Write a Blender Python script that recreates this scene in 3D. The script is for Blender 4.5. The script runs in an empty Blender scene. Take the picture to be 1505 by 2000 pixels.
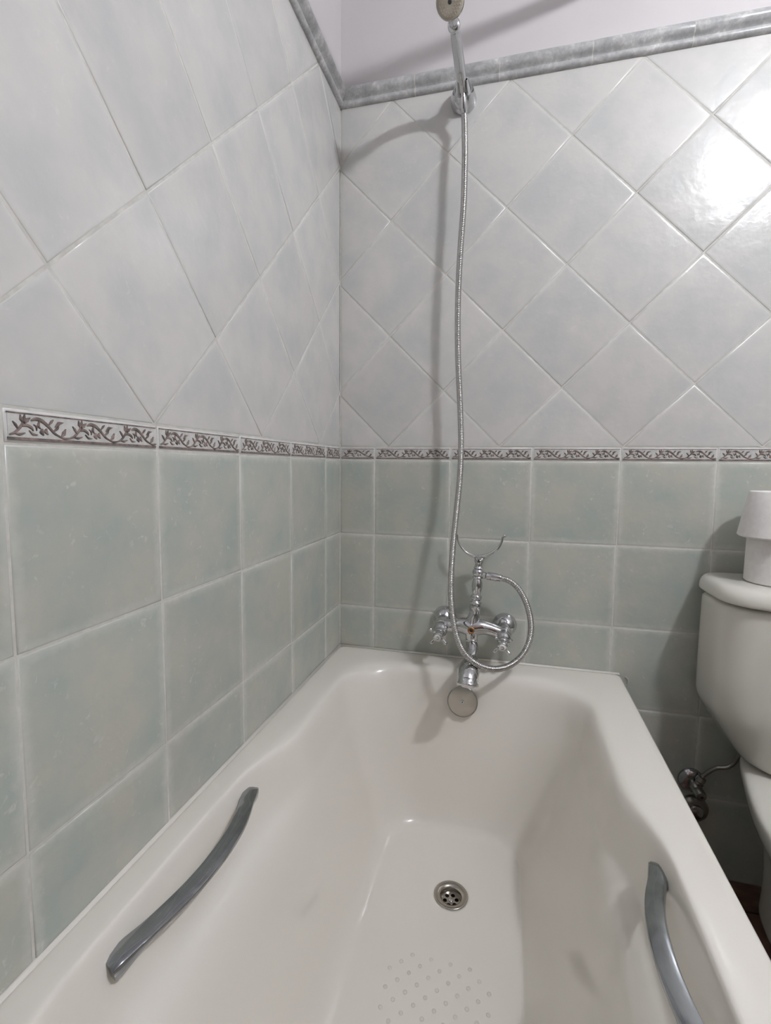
import bpy, bmesh, math, random
from mathutils import Vector, Matrix
random.seed(7)

# ------------------------------------------------------------------ camera
W_PX, H_PX, F_PX = 1505, 2000, 951.96
CAM = Vector((0.4442, -1.2544, 0.4975))
_r = Vector((0.0909, 0.2475, 0.0215))                    # camera rotation vector (from the tile grid)
_rot = Matrix.Rotation(_r.length, 3, _r.normalized())
_R = _rot @ Matrix(((1, 0, 0), (0, 0, -1), (0, 1, 0)))   # world -> (right, down, forward)
cam_data = bpy.data.cameras.new('camera')
cam_data.sensor_fit = 'HORIZONTAL'
cam_data.sensor_width = 36.0
cam_data.lens = F_PX / W_PX * 36.0
cam_data.clip_start = 0.02
cam = bpy.data.objects.new('camera', cam_data)
bpy.context.scene.collection.objects.link(cam)
_m = Matrix((_R[0], -_R[1], -_R[2])).transposed().to_4x4()
_m.translation = CAM
cam.matrix_world = _m
scene = bpy.context.scene
scene.camera = cam
scene.view_settings.view_transform = 'Standard'
scene.view_settings.look = 'None'
scene.view_settings.gamma = 1.0
scene.view_settings.use_curve_mapping = False
scene.view_settings.exposure = 0.0
LAMP_POS = Vector((1.34, -1.08, 1.71))
LAMP_STRENGTH = 1060.0
world = bpy.data.worlds.new('world'); scene.world = world
world.use_nodes = True
world.node_tree.nodes['Background'].inputs[0].default_value = (0.9, 0.92, 1.0, 1)
world.node_tree.nodes['Background'].inputs[1].default_value = 0.0


def at(u, v, y):
    """point on the plane of that y seen at a photograph pixel"""
    d = _R.transposed() @ Vector(((u - W_PX / 2) / F_PX, (v - H_PX / 2) / F_PX, 1))
    return CAM + d * ((y - CAM.y) / d.y)


# ------------------------------------------------------------------ helpers
COL = scene.collection


def tag(o, label=None, cat=None, group=None, kind=None):
    if label: o['label'] = label
    if cat: o['category'] = cat
    if group: o['group'] = group
    if kind: o['kind'] = kind
    return o


def empty(name, loc=(0, 0, 0)):
    o = bpy.data.objects.new(name, None)
    o.empty_display_size = 0.05
    o.location = loc
    COL.objects.link(o)
    return o


def finish(bm, name, mats, parent=None, smooth=True, subsurf=0, angle=None, recalc=True):
    if recalc:
        bmesh.ops.recalc_face_normals(bm, faces=bm.faces)
    me = bpy.data.meshes.new(name)
    bm.to_mesh(me); bm.free()
    if smooth:
        for p in me.polygons: p.use_smooth = True
        if angle is not None:
            me.set_sharp_from_angle(angle=math.radians(angle))
    return link(me, name, mats, parent, subsurf)


def link(me, name, mats, parent=None, subsurf=0):
    if not me.materials:
        for m in (mats if isinstance(mats, (list, tuple)) else [mats]):
            me.materials.append(m)
    o = bpy.data.objects.new(name, me)
    COL.objects.link(o)
    if parent is not None:
        o.parent = parent
        off = Vector(parent.location)
        p = parent.parent
        while p is not None:
            off += Vector(p.location); p = p.parent
        o.location = -off                       # meshes are written in world coordinates
    if subsurf:
        s = o.modifiers.new('subsurf', 'SUBSURF'); s.levels = subsurf; s.render_levels = subsurf
    return o


def frame_from(d):
    d = Vector(d).normalized()
    a = Vector((0, 0, 1)) if abs(d.z) < 0.9 else Vector((1, 0, 0))
    x = a.cross(d).normalized()
    return x, d.cross(x).normalized(), d


def rings(bm, loops, cap0=True, cap1=True, mat=0):
    """skin a list of closed vertex loops"""
    vl = [[bm.verts.new(p) for p in lp] for lp in loops]
    n = len(vl[0])
    for a, b in zip(vl, vl[1:]):
        for i in range(n):
            f = bm.faces.new((a[i], a[(i + 1) % n], b[(i + 1) % n], b[i])); f.material_index = mat
    if cap0: f = bm.faces.new(list(reversed(vl[0]))); f.material_index = mat
    if cap1: f = bm.faces.new(vl[-1]); f.material_index = mat
    return vl


def lathe(bm, prof, org, d, seg=24, cap0=True, cap1=True, mat=0):
    x, y, d = frame_from(d); org = Vector(org)
    loops = []
    for r, h in prof:
        loops.append([org + d * h + (x * math.cos(t) + y * math.sin(t)) * r
                      for t in (2 * math.pi * i / seg for i in range(seg))])
    return rings(bm, loops, cap0, cap1, mat)


def catmull(pts, n):
    pts = [Vector(p) for p in pts]
    P = [pts[0] * 2 - pts[1]] + pts + [pts[-1] * 2 - pts[-2]]
    out = []
    for i in range(1, len(P) - 2):
        a, b, c, d = P[i - 1:i + 3]
        for k in range(n):
            t = k / n
            out.append(0.5 * ((2 * b) + (c - a) * t + (2 * a - 5 * b + 4 * c - d) * t * t + (3 * b - a - 3 * c + d) * t ** 3))
    out.append(pts[-1])
    return out


def resample(path, step):
    out = [path[0].copy()]; acc = 0.0
    for a, b in zip(path, path[1:]):
        L = (b - a).length; pos = 0.0
        while acc + (L - pos) >= step:
            pos += step - acc; acc = 0.0
            out.append(a.lerp(b, pos / L))
        acc += L - pos
    return out


def lerp_list(vals, t):
    x = t * (len(vals) - 1); i = min(int(x), len(vals) - 2)
    return vals[i] + (vals[i + 1] - vals[i]) * (x - i)


def sweep(bm, path, radii, seg=12, caps=True, mat=0, up=None, section=None):
    """tube along a path; section = list of (a, b) in units of (radius, radius) for other outlines"""
    path = [Vector(p) for p in path]
    n = len(path)
    t0 = (path[1] - path[0]).normalized()
    if up is None:
        x = frame_from(t0)[0]
    else:
        x = (Vector(up) - t0 * Vector(up).dot(t0)).normalized()
    loops = []
    for i, p in enumerate(path):
        t = (path[min(i + 1, n - 1)] - path[max(i - 1, 0)]).normalized()
        x = (x - t * x.dot(t)).normalized(); y = t.cross(x)
        r = radii if isinstance(radii, (int, float)) else lerp_list(radii, i / (n - 1))
        if section:
            loops.append([p + x * a * r + y * b * r for a, b in section])
        else:
            loops.append([p + (x * math.cos(q) + y * math.sin(q)) * r for q in (2 * math.pi * k / seg for k in range(seg))])
    return rings(bm, loops, caps, caps, mat)


def box(bm, lo, hi, mat=0):
    x0, y0, z0 = lo; x1, y1, z1 = hi
    return rings(bm, [[Vector(p) for p in ((x0, y0, z), (x1, y0, z), (x1, y1, z), (x0, y1, z))] for z in (z0, z1)], mat=mat)


def sphere(bm, c, r, seg=16, rg=10, sc=(1, 1, 1)):
    m = Matrix.Translation(Vector(c)) @ Matrix.Diagonal((r * sc[0], r * sc[1], r * sc[2], 1))
    bmesh.ops.create_uvsphere(bm, u_segments=seg, v_segments=rg, radius=1, matrix=m)


# ------------------------------------------------------------------ materials
def srgb(r, g, b):
    f = lambda c: (c / 255 / 12.92) if c <= 10 else ((c / 255 + 0.055) / 1.055) ** 2.4
    return (f(r), f(g), f(b), 1)


def new_mat(name, color, rough=0.4, metal=0.0, coat=0.0):
    m = bpy.data.materials.new(name); m.use_nodes = True
    b = m.node_tree.nodes['Principled BSDF']
    b.inputs['Base Color'].default_value = color if len(color) == 4 else (*color, 1)
    b.inputs['Roughness'].default_value = rough
    b.inputs['Metallic'].default_value = metal
    b.inputs['Coat Weight'].default_value = coat
    b.inputs['Coat Roughness'].default_value = 0.04
    return m, m.node_tree, b


class NT:
    def __init__(s, nt): s.nt = nt
    def n(s, typ, **kw):
        nd = s.nt.nodes.new(typ)
        for k, v in kw.items():
            if k.startswith('_'): setattr(nd, k[1:], v)
            else: nd.inputs[k.replace('__', ' ')].default_value = v
        return nd
    def l(s, a, b): s.nt.links.new(a, b)
    def math(s, op, a, b=None, c=None):
        nd = s.nt.nodes.new('ShaderNodeMath'); nd.operation = op
        for i, v in enumerate((a, b, c)):
            if v is None: continue
            if isinstance(v, (int, float)): nd.inputs[i].default_value = v
            else: s.l(v, nd.inputs[i])
        return nd.outputs[0]
    def ramp(s, fac, stops):
        nd = s.nt.nodes.new('ShaderNodeValToRGB')
        e = nd.color_ramp.elements
        while len(e) < len(stops): e.new(0.5)
        for q, (p, c) in zip(e, stops): q.position = p; q.color = c if len(c) == 4 else (*c, 1)
        s.l(fac, nd.inputs[0]); return nd.outputs[0]
    def mix(s, fac, a, b):
        nd = s.nt.nodes.new('ShaderNodeMix'); nd.data_type = 'RGBA'
        for i, v in ((0, fac), (6, a), (7, b)):
            if isinstance(v, tuple): nd.inputs[i].default_value = v if len(v) == 4 else (*v, 1)
            elif isinstance(v, (int, float)): nd.inputs[i].default_value = v
            else: s.l(v, nd.inputs[i])
        return nd.outputs[2]


def tile_coords(g, scale=1.0):
    """object position shifted by a random amount for every tile"""
    tc = g.n('ShaderNodeTexCoord'); oi = g.n('ShaderNodeObjectInfo')
    k = g.n('ShaderNodeVectorMath', _operation='SCALE'); k.inputs[0].default_value = (31.7, 17.3, 23.9)
    g.l(oi.outputs['Random'], k.inputs['Scale'])
    a = g.n('ShaderNodeVectorMath', _operation='ADD')
    g.l(tc.outputs['Object'], a.inputs[0]); g.l(k.outputs[0], a.inputs[1])
    return a.outputs[0], oi.outputs['Random'], tc


def glazed_tile(name, dark, mid, light, worn, spots=0.5, edge=0.5, rough=0.2, bump=0.15):
    m, nt, b = new_mat(name, mid, rough)
    g = NT(nt); co, rnd, tc = tile_coords(g)
    n1 = g.n('ShaderNodeTexNoise', Scale=11.0, Detail=4.0, Roughness=0.55); g.l(co, n1.inputs['Vector'])
    col = g.ramp(n1.outputs[0], [(0.32, dark), (0.49, mid), (0.62, light)])
    n2 = g.n('ShaderNodeTexNoise', Scale=55.0, Detail=5.0, Roughness=0.65); g.l(co, n2.inputs['Vector'])
    # worn, paler rim of the tile: distance to the tile's own edge from its UV square
    uv = g.n('ShaderNodeUVMap'); sp = g.n('ShaderNodeSeparateXYZ'); g.l(uv.outputs[0], sp.inputs[0])
    e1 = g.math('MINIMUM', sp.outputs[0], g.math('SUBTRACT', 1.0, sp.outputs[0]))
    e2 = g.math('MINIMUM', sp.outputs[1], g.math('SUBTRACT', 1.0, sp.outputs[1]))
    ed = g.math('MINIMUM', e1, e2)
    ed = g.math('ADD', ed, g.math('MULTIPLY', g.math('SUBTRACT', n2.outputs[0], 0.5), 0.10))
    mr = g.n('ShaderNodeMapRange', From__Min=0.0, From__Max=0.07, To__Min=edge, To__Max=0.0); g.l(ed, mr.inputs[0])
    col = g.mix(mr.outputs[0], col, worn)
    # small pale scuffs in the glaze
    n3 = g.n('ShaderNodeTexNoise', Scale=95.0, Detail=3.0, Roughness=0.6, Distortion=0.6); g.l(co, n3.inputs['Vector'])
    n4 = g.n('ShaderNodeTexNoise', Scale=18.0, Detail=1.0); g.l(co, n4.inputs['Vector'])
    s = g.math('MULTIPLY', g.ramp(n3.outputs[0], [(0.60, (0, 0, 0)), (0.70, (1, 1, 1))]),
               g.ramp(n4.outputs[0], [(0.48, (0, 0, 0)), (0.62, (1, 1, 1))]))
    col = g.mix(g.math('MULTIPLY', s, spots), col, worn)
    hv = g.n('ShaderNodeHueSaturation'); g.l(col, hv.inputs['Color'])
    g.l(g.math('ADD', 0.96, g.math('MULTIPLY', rnd, 0.08)), hv.inputs['Value'])
    g.l(hv.outputs[0], b.inputs['Base Color'])
    n5 = g.n('ShaderNodeTexNoise', Scale=16.0, Detail=3.0, Roughness=0.55); g.l(co, n5.inputs['Vector'])
    bp = g.n('ShaderNodeBump', Strength=bump, Distance=0.01); g.l(n5.outputs[0], bp.inputs['Height'])
    bp2 = g.n('ShaderNodeBump', Strength=bump * 0.8, Distance=0.0015); g.l(n3.outputs[0], bp2.inputs['Height'])
    g.l(bp.outputs[0], bp2.inputs['Normal']); g.l(bp2.outputs[0], b.inputs['Normal'])
    g.l(g.math('ADD', rough - 0.05, g.math('MULTIPLY', n2.outputs[0], 0.12)), b.inputs['Roughness'])
    return m


def noisy(name, c1, c2, scale, rough, bump=0.0, bscale=200, bdist=0.001):
    m, nt, b = new_mat(name, c1, rough); g = NT(nt)
    tc = g.n('ShaderNodeTexCoord')
    n = g.n('ShaderNodeTexNoise', Scale=scale, Detail=4.0); g.l(tc.outputs['Object'], n.inputs['Vector'])
    g.l(g.ramp(n.outputs[0], [(0.35, c1), (0.65, c2)]), b.inputs['Base Color'])
    if bump:
        n2 = g.n('ShaderNodeTexNoise', Scale=bscale, Detail=3.0); g.l(tc.outputs['Object'], n2.inputs['Vector'])
        bp = g.n('ShaderNodeBump', Strength=bump, Distance=bdist); g.l(n2.outputs[0], bp.inputs['Height'])
        g.l(bp.outputs[0], b.inputs['Normal'])
    return m


M = {}
M['green'] = glazed_tile('green_glaze', (0.382, 0.418, 0.385), (0.428, 0.443, 0.398), (0.465, 0.46, 0.407), (0.60, 0.60, 0.555), 0.55, 0.6)
M['lilac'] = glazed_tile('pale_lilac_glaze', (0.505, 0.51, 0.50), (0.55, 0.54, 0.52), (0.585, 0.565, 0.545), (0.67, 0.655, 0.63), 0.3, 0.25)
M['grout'] = noisy('grout', (0.52, 0.505, 0.465, 1), (0.61, 0.595, 0.55, 1), 60, 0.8, 0.3, 400)
M['plaster'] = noisy('wall_paint', (0.575, 0.548, 0.55, 1), (0.595, 0.568, 0.57, 1), 5, 0.7, 0.06, 90, 0.002)
M['ceiling'] = noisy('ceiling_paint', (0.72, 0.71, 0.72, 1), (0.75, 0.74, 0.75, 1), 5, 0.8)
def marbled(name):
    m, nt, b = new_mat(name, (0.35, 0.35, 0.35), 0.28); g = NT(nt); co, rnd, tc = tile_coords(g)
    n1 = g.n('ShaderNodeTexNoise', Scale=26.0, Detail=5.0, Roughness=0.65, Distortion=0.4); g.l(co, n1.inputs['Vector'])
    n2 = g.n('ShaderNodeTexNoise', Scale=120.0, Detail=4.0, Roughness=0.7); g.l(co, n2.inputs['Vector'])
    f = g.math('ADD', g.math('MULTIPLY', n1.outputs[0], 0.65), g.math('MULTIPLY', n2.outputs[0], 0.35))
    g.l(g.ramp(f, [(0.38, (0.31, 0.31, 0.312)), (0.50, (0.41, 0.41, 0.408)), (0.58, (0.51, 0.505, 0.50)), (0.66, (0.70, 0.69, 0.68))]), b.inputs['Base Color'])
    bp = g.n('ShaderNodeBump', Strength=0.25, Distance=0.002); g.l(n1.outputs[0], bp.inputs['Height']); g.l(bp.outputs[0], b.inputs['Normal'])
    return m


M['moulding'] = marbled('grey_marbled_moulding')
M['border'] = noisy('border_tile_ground', (0.50, 0.50, 0.48, 1), (0.60, 0.59, 0.57, 1), 120, 0.35, 0.25, 500, 0.001)
M['border_frame'] = noisy('border_tile_frame', (0.60, 0.585, 0.57, 1), (0.66, 0.645, 0.63, 1), 60, 0.3)
M['vine'] = noisy('vine_relief_paint', (0.09, 0.078, 0.075, 1), (0.27, 0.20, 0.175, 1), 120, 0.4)
M['floor_tile'] = noisy('brown_floor_tile', (0.10, 0.048, 0.034, 1), (0.19, 0.095, 0.065, 1), 14, 0.35, 0.2, 60)
M['floor_grout'] = noisy('floor_grout', (0.06, 0.05, 0.045, 1), (0.09, 0.08, 0.07, 1), 60, 0.9)
M['enamel'] = new_mat('bath_enamel', (0.765, 0.725, 0.663, 1), 0.12, 0, 0.3)[0]
M['far_tile'] = noisy('green_far_tile', (0.34, 0.39, 0.37, 1), (0.44, 0.45, 0.41, 1), 9, 0.25)
M['dots'] = new_mat('anti_slip_enamel', (0.64, 0.605, 0.55, 1), 0.5)[0]
M['apron'] = new_mat('apron_panel', (0.40, 0.42, 0.385, 1), 0.25)[0]
M['silicone'] = new_mat('white_sealant', (0.735, 0.70, 0.645, 1), 0.3)[0]
_c, _nt, _b = new_mat('clear_sealant', (0.72, 0.73, 0.71, 1), 0.2); _b.inputs['Alpha'].default_value = 0.4
M['smear'] = _c
M['chrome'] = noisy('chrome', (0.56, 0.56, 0.57, 1), (0.62, 0.62, 0.63, 1), 30, 0.06)
M['chrome'].node_tree.nodes['Principled BSDF'].inputs['Metallic'].default_value = 1
M['satin'] = noisy('worn_chrome', (0.31, 0.325, 0.34, 1), (0.38, 0.395, 0.41, 1), 40, 0.1)
M['satin'].node_tree.nodes['Principled BSDF'].inputs['Metallic'].default_value = 1
M['steel'] = new_mat('brushed_steel', (0.46, 0.43, 0.39, 1), 0.22, 1.0)[0]
M['hose'] = new_mat('hose_metal', (0.50, 0.49, 0.48, 1), 0.15, 1.0)[0]
M['dark'] = new_mat('painted_hole_dark', (0.03, 0.03, 0.03, 1), 0.5)[0]  # near-black colour painting the shade inside screw recesses, slots and nozzle hole
M['copper'] = new_mat('copper_screw', (0.33, 0.16, 0.07, 1), 0.4, 0.6)[0]
M['white_cap'] = new_mat('white_porcelain_cap', (0.78, 0.77, 0.74, 1), 0.15)[0]
M['ink'] = new_mat('cap_mark', (0.05, 0.05, 0.05, 1), 0.4)[0]
M['shower_face'] = noisy('cream_shower_plate', (0.36, 0.32, 0.26, 1), (0.45, 0.405, 0.335, 1), 60, 0.45)
M['ceramic'] = new_mat('toilet_ceramic', (0.71, 0.685, 0.625, 1), 0.1, 0, 0.3)[0]
M['plastic'] = new_mat('toilet_seat_plastic', (0.76, 0.74, 0.70, 1), 0.25)[0]
M['paper'] = noisy('tissue_paper', (0.78, 0.75, 0.735, 1), (0.83, 0.80, 0.785, 1), 90, 0.95, 0.35, 300, 0.001)
M['card'] = new_mat('cardboard_core', (0.30, 0.24, 0.18, 1), 0.9)[0]
M['valve'] = new_mat('dull_valve_metal', (0.34, 0.33, 0.31, 1), 0.3, 1.0)[0]
M['valve_dark'] = new_mat('polished_valve_flange', (0.45, 0.45, 0.46, 1), 0.12, 1.0)[0]
M['door'] = noisy('brown_door_wood', (0.13, 0.065, 0.03, 1), (0.18, 0.095, 0.05, 1), 8, 0.4)
M['lamp_white'] = new_mat('lamp_metal', (0.75, 0.75, 0.75, 1), 0.3, 0.2)[0]
_m, _nt, _b = new_mat('lamp_globe_glow', (1, 1, 1, 1), 0.3)
_b.inputs['Emission Color'].default_value = (0.935, 0.965, 1.01, 1)
_b.inputs['Emission Strength'].default_value = LAMP_STRENGTH
M['globe'] = _m

# ------------------------------------------------------------------ tile grid measured from the photograph (metres; bath rim = 0)
T = 0.2; S = T * math.sqrt(2) / 2
Z_ROW = 0.5153                  # top of the green tiles
Z_BORD = Z_ROW + 0.0334         # top of the patterned border
Z_TRIM = Z_BORD + 6 * S         # underside of the grey moulding
Z_FLOOR = Z_ROW - 5 * T         # floor
Z_TRIM_TOP = Z_TRIM + 0.047
Z_CEIL = 1.86
COL_B, COL_L = 0.0978, 0.1085   # first vertical joint from the corner
DIA_B, DIA_L = 0.1343, 0.7123 - 6 * S
X_ROOM, Y_ROOM = 1.75, -2.35
TH = 0.009                      # tile thickness
G = 0.0027                      # joint width


def shell(name, lo, hi, mats, label, cat, split=None):
    """wall slab; above the height split it takes the second material"""
    bm = bmesh.new()
    if split is None:
        box(bm, lo, hi)
    else:
        box(bm, lo, (hi[0], hi[1], split), 0)
        box(bm, (lo[0], lo[1], split), hi, 1)
    o = finish(bm, name, mats, smooth=False)
    return tag(o, label, cat, kind='structure')


def wall(name, axis, label):
    bm = bmesh.new()
    rec = 0.0010                # grout lies a little behind the tile faces
    zm = Z_TRIM + 0.02
    if axis == 'b':
        box(bm, (-0.12, rec, Z_FLOOR), (X_ROOM + 0.1, 0.12, zm), 0)
        box(bm, (-0.12, 0.0, zm), (X_ROOM + 0.1, 0.12, Z_CEIL), 1)
    else:
        box(bm, (-0.12, Y_ROOM, Z_FLOOR), (-rec, rec, zm), 0)
        box(bm, (-0.12, Y_ROOM, zm), (0.0, 0.0, Z_CEIL), 1)
    o = finish(bm, name, [M['grout'], M['plaster']], smooth=False)
    return tag(o, label, 'wall', kind='structure')


wall_back = wall('wall_back', 'b', 'end wall behind the taps, green tiles below and pale diagonal tiles above')
wall_left = wall('wall_left', 'l', 'long tiled wall beside the bath, green below and pale diagonal tiles above')


def clip(poly, lim):
    u0, u1, v0, v1 = lim
    for ax, val, sg in ((0, u0, 1), (0, u1, -1), (1, v0, 1), (1, v1, -1)):
        out = []
        for i in range(len(poly)):
            a, b = poly[i], poly[(i + 1) % len(poly)]
            da, db = (a[ax] - val) * sg, (b[ax] - val) * sg
            if da >= 0: out.append(a)
            if (da > 1e-9 and db < -1e-9) or (da < -1e-9 and db > 1e-9):
                t = da / (da - db); out.append((a[0] + (b[0] - a[0]) * t, a[1] + (b[1] - a[1]) * t))
        poly = out
        if len(poly) < 3: return []
    res = []
    for p in poly:
        if not res or abs(p[0] - res[-1][0]) + abs(p[1] - res[-1][1]) > 1e-5: res.append(p)
    if len(res) > 1 and abs(res[0][0] - res[-1][0]) + abs(res[0][1] - res[-1][1]) < 1e-5: res.pop()
    return res


def area(poly):
    return 0.5 * sum(a[0] * b[1] - b[0] * a[1] for a, b in zip(poly, poly[1:] + poly[:1]))


def inset(poly, d):
    n = len(poly); out = []
    for i in range(n):
        p0, p1, p2 = poly[i - 1], poly[i], poly[(i + 1) % n]
        def nrm(a, b):
            dx, dy = b[0] - a[0], b[1] - a[1]; L = math.hypot(dx, dy); return (-dy / L, dx / L)
        n1, n2 = nrm(p0, p1), nrm(p1, p2)
        k = d / max(0.35, 1 + n1[0] * n2[0] + n1[1] * n2[1])
        out.append((p1[0] + (n1[0] + n2[0]) * k, p1[1] + (n1[1] + n2[1]) * k))
    return out


CACHE = {}


def tile(wallobj, axis, poly, uvfun, mat, name='wall_tile', mats=None, lift=None):
    """one glazed tile with rounded edges; alike tiles share their mesh"""
    if len(poly) < 3: return None
    if area(poly) < 0: poly = poly[::-1]
    if area(poly) < 2.5e-4: return None
    cu = sum(p[0] for p in poly) / len(poly); cv = sum(p[1] for p in poly) / len(poly)
    key = (axis, name, mat.name, tuple((round(p[0] - cu, 4), round(p[1] - cv, 4)) for p in poly),
           tuple(round(c, 3) for c in uvfun(cu, cv)))
    if key not in CACHE:
        bm = bmesh.new(); lay = bm.loops.layers.uv.new('UVMap')
        base = inset(poly, G / 2)
        loops = []
        for ins, dep in ((0, TH), (0, 0.0013), (0.0006, 0.0006), (0.0022, 0.00015), (0.006, 0.0)):
            q = inset(base, ins) if ins else base
            loops.append(([(u - cu, v - cv) for u, v in q], dep))
        P = lambda u, v, d: Vector((u, d, v)) if axis == 'b' else Vector((-d, -u, v))
        vl = rings(bm, [[P(u, v, d) for u, v in lp] for lp, d in loops], cap0=False)
        bmesh.ops.recalc_face_normals(bm, faces=bm.faces)
        ff = max(bm.faces, key=lambda f: f.calc_area())
        fn = Vector((0, -1, 0)) if axis == 'b' else Vector((1, 0, 0))
        ff.normal_update()
        if ff.normal.dot(fn) < 0: bmesh.ops.reverse_faces(bm, faces=bm.faces)
        for f in bm.faces:
            for l in f.loops:
                c = l.vert.co
                u, v = (c.x + cu, c.z + cv) if axis == 'b' else (-c.y + cu, c.z + cv)
                l[lay].uv = uvfun(u, v)
            f.smooth = True
        me = bpy.data.meshes.new(name); bm.to_mesh(me); bm.free()
        me.materials.append(mat)
        CACHE[key] = me
    o = bpy.data.objects.new(name, CACHE[key]); COL.objects.link(o)
    o.parent = wallobj
    jit = random.uniform(-0.0003, 0.0003)
    o.location = (cu, jit, cv) if axis == 'b' else (-jit, -cu, cv)
    a = math.radians(random.uniform(-0.12, 0.12)); b2 = math.radians(random.uniform(-0.12, 0.12))
    o.rotation_euler = (a, 0, b2) if axis == 'b' else (0, a, b2)
    return o


def square_rows(wallobj, axis, c0, umax, vmin_of):
    for r in range(5):
        v1 = Z_ROW - r * T; v0 = v1 - T
        k = -1
        while c0 + k * T < umax:
            u0 = c0 + k * T
            vm = vmin_of(u0 + T / 2) - 1e-6
            poly = clip([(u0, v0), (u0 + T, v0), (u0 + T, v1), (u0, v1)], (0.0, umax, vm, 9))
            tile(wallobj, axis, poly, lambda u, v, u0=u0, v0=v0: ((u - u0) / T, (v - v0) / T), M['green'])
            k += 1


UB, UL = X_ROOM - 0.002, -Y_ROOM - 0.002
square_rows(wall_back, 'b', COL_B, UB, lambda u: 0.0 if u < 0.70 else Z_FLOOR)
# the column of tiles that the bath's outer corner cuts into
square_rows(wall_left, 'l', COL_L, UL, lambda u: 0.0 if u < 1.70 else Z_FLOOR)


def diagonal(wallobj, axis, d0, umax):
    for n in range(0, 7):
        for m in range(-8, 20):
            if (m + n) % 2: continue
            cu, cv = d0 + m * S, Z_BORD + n * S
            # diamonds are centred one half-diagonal above each lattice point
            cv += S
            if cv - S > Z_TRIM: continue
            dia = [(cu, cv - S), (cu + S, cv), (cu, cv + S), (cu - S, cv)]
            poly = clip(dia, (0.0, umax, Z_BORD, Z_TRIM + 0.012))
            def uvf(u, v, cu=cu, cv=cv):
                a, b = (u - cu) / S, (v - cv) / S
                return ((a + b + 1) / 2, (b - a + 1) / 2)
            tile(wallobj, axis, poly, uvf, M['lilac'])
    for m in range(-8, 20):                              # half tiles standing on the border
        if m % 2 == 0: continue
        cu, cv = d0 + m * S, Z_BORD
        dia = [(cu, cv - S), (cu + S, cv), (cu, cv + S), (cu - S, cv)]
        poly = clip(dia, (0.0, umax, Z_BORD, Z_TRIM))
        def uvf(u, v, cu=cu, cv=cv):
            a, b = (u - cu) / S, (v - cv) / S
            return ((a + b + 1) / 2, (b - a + 1) / 2)
        tile(wallobj, axis, poly, uvf, M['lilac'])


diagonal(wall_back, 'b', DIA_B, UB)
diagonal(wall_left, 'l', DIA_L, UL)


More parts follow.
